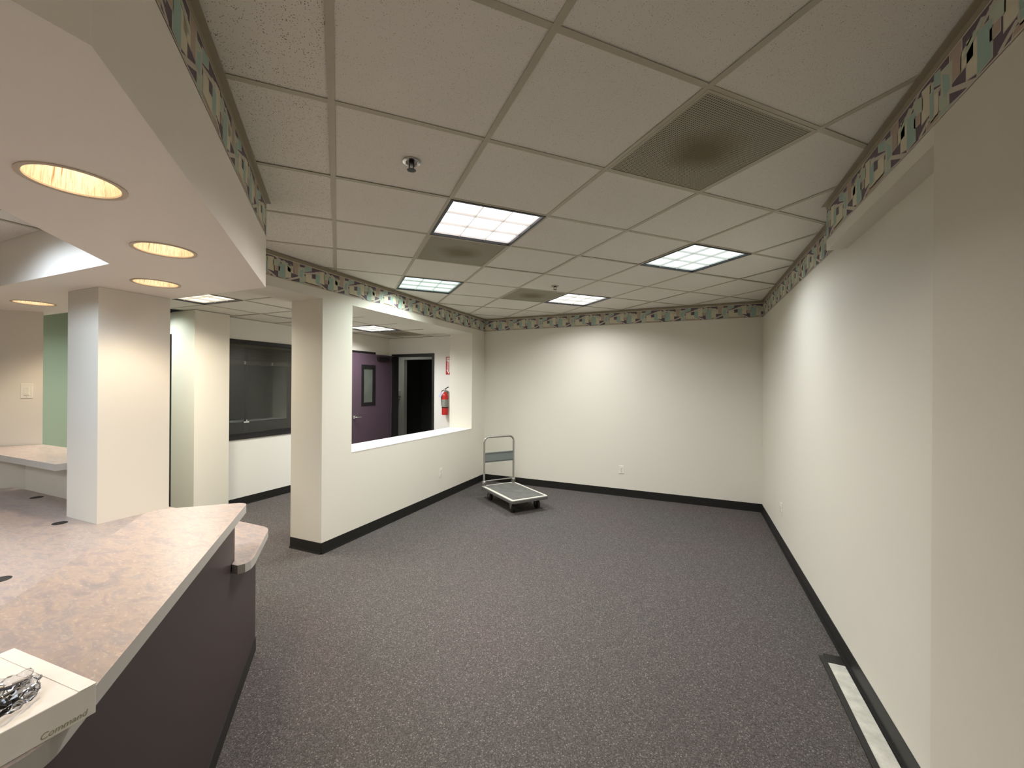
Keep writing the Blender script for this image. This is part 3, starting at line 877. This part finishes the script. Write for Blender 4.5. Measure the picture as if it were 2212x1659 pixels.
for k in range(9):
    a = random.uniform(-.04, .03); b_ = random.uniform(-.018, .018); h_ = random.uniform(0, PI)
    s_ = MB().tube([(a-.011*math.cos(h_), b_-.011*math.sin(h_), .0075), (a+.011*math.cos(h_), b_+.011*math.sin(h_), .009)], .0035, 8)
    s_.build('screw', M['blackmetal'] if k % 3 else M['chrome'], bg, smooth=True)

# ================================================================== PLATFORM CART
CL, CW, CZ = .85, .525, .18
ct = thing('platform_cart', 'grey folding-handle platform cart in the far left corner', 'cart', (-2.10, 4.94, 0), math.radians(-37))
hl, hw2 = CL/2, CW/2
rp = lambda x, y, r: rounded([(-x, -y), (x, -y), (x, y), (-x, y)], [r]*4, 4)
MB().prism(rp(hl, hw2, .03), CZ-.042, CZ-.006).build('bumper', M['bumper'], ct, bevel=.006)
MB().prism(rp(hl-.006, hw2-.006, .026), CZ-.006, CZ).build('deck_rim', M['cartrim'], ct, bevel=.002)
MB().prism(rp(hl-.04, hw2-.04, .008), CZ, CZ+.0015).build('deck_mat', M['mat'], ct)
HX = -hl+.03; HY = hw2-.035; HT = .835
arcp = []
r_ = .07
arcp = [(HX, -HY, CZ+.03)]+[(HX, -HY, HT-r_)]
for k in range(1, 7):
    t_ = PI-k*(PI/2)/6; arcp.append((HX, -HY+r_+r_*math.cos(t_), HT-r_+r_*math.sin(t_)))
for k in range(0, 7):
    t_ = PI/2-k*(PI/2)/6; arcp.append((HX, HY-r_+r_*math.cos(t_), HT-r_+r_*math.sin(t_)))
arcp += [(HX, HY, CZ+.03)]
MB().tube(arcp, .0135, 14).build('push_handle', M['cartgrey'], ct, smooth=True)
pz0, pz1 = .49, .625
hp = MB(); hp.box((HX-.006, -HY+.012, pz0), (HX+.006, HY-.012, pz1)).build('cross_panel', M['cartpanel'], ct)
for z_ in (pz0+.012, pz1-.018): MB().box((HX+.006, -HY+.013, z_), (HX+.009, HY-.013, z_+.008)).build('panel_rib', M['bumper'], ct)
MB().tube([(HX, -HY, CZ+.062), (HX, HY, CZ+.062)], .0075, 10).build('cross_rod', M['cartgrey'], ct, smooth=True)
for s in (-1, 1):
    h_ = MB().prism(rounded([(-.04, -.014), (.035, -.014), (.035, .014), (-.04, .014)], [.01]*4, 3), CZ, CZ+.008)
    h_.box((-.030, -.018, CZ), (.022, -.014, CZ+.06)); h_.box((-.030, .014, CZ), (.022, .018, CZ+.06))
    h_.lathe([(0, .022), (.02, .022), (.022, .018), (.022, -.018), (.02, -.022), (0, -.022)], (-.002, 0, CZ+.045), 16, axis='Y')
    o = h_.build('hinge_bracket', M['steel'], ct, smooth=True); o.location = (HX, s*HY, 0)
for sx in (-1, 1):
    for sy in (-1, 1):
        cx, cy = sx*(hl-.14), sy*(hw2-.085); off = -.028 if sx < 0 else 0
        k_ = MB().box((cx-.045, cy-.035, CZ-.05), (cx+.045, cy+.035, CZ-.042))
        for q in (-1, 1):
            k_.add([(cx-.035, cy+q*.021, CZ-.05), (cx+.035, cy+q*.021, CZ-.05), (cx+off+.012, cy+q*.021, .045), (cx+off-.012, cy+q*.021, .045),
                    (cx-.035, cy+q*.024, CZ-.05), (cx+.035, cy+q*.024, CZ-.05), (cx+off+.012, cy+q*.024, .045), (cx+off-.012, cy+q*.024, .045)],
                   [(0, 1, 2, 3), (7, 6, 5, 4), (0, 4, 5, 1), (1, 5, 6, 2), (2, 6, 7, 3), (3, 7, 4, 0)])
        cs = k_.build('caster', M['steel'], ct)
        MB().lathe([(.0, -.018), (.045, -.018), (.056, -.014), (.0575, 0), (.056, .014), (.045, .018), (.0, .018)], (cx+off, cy, .0575), 26, axis='Y').build('wheel', M['black'], cs, smooth=True)
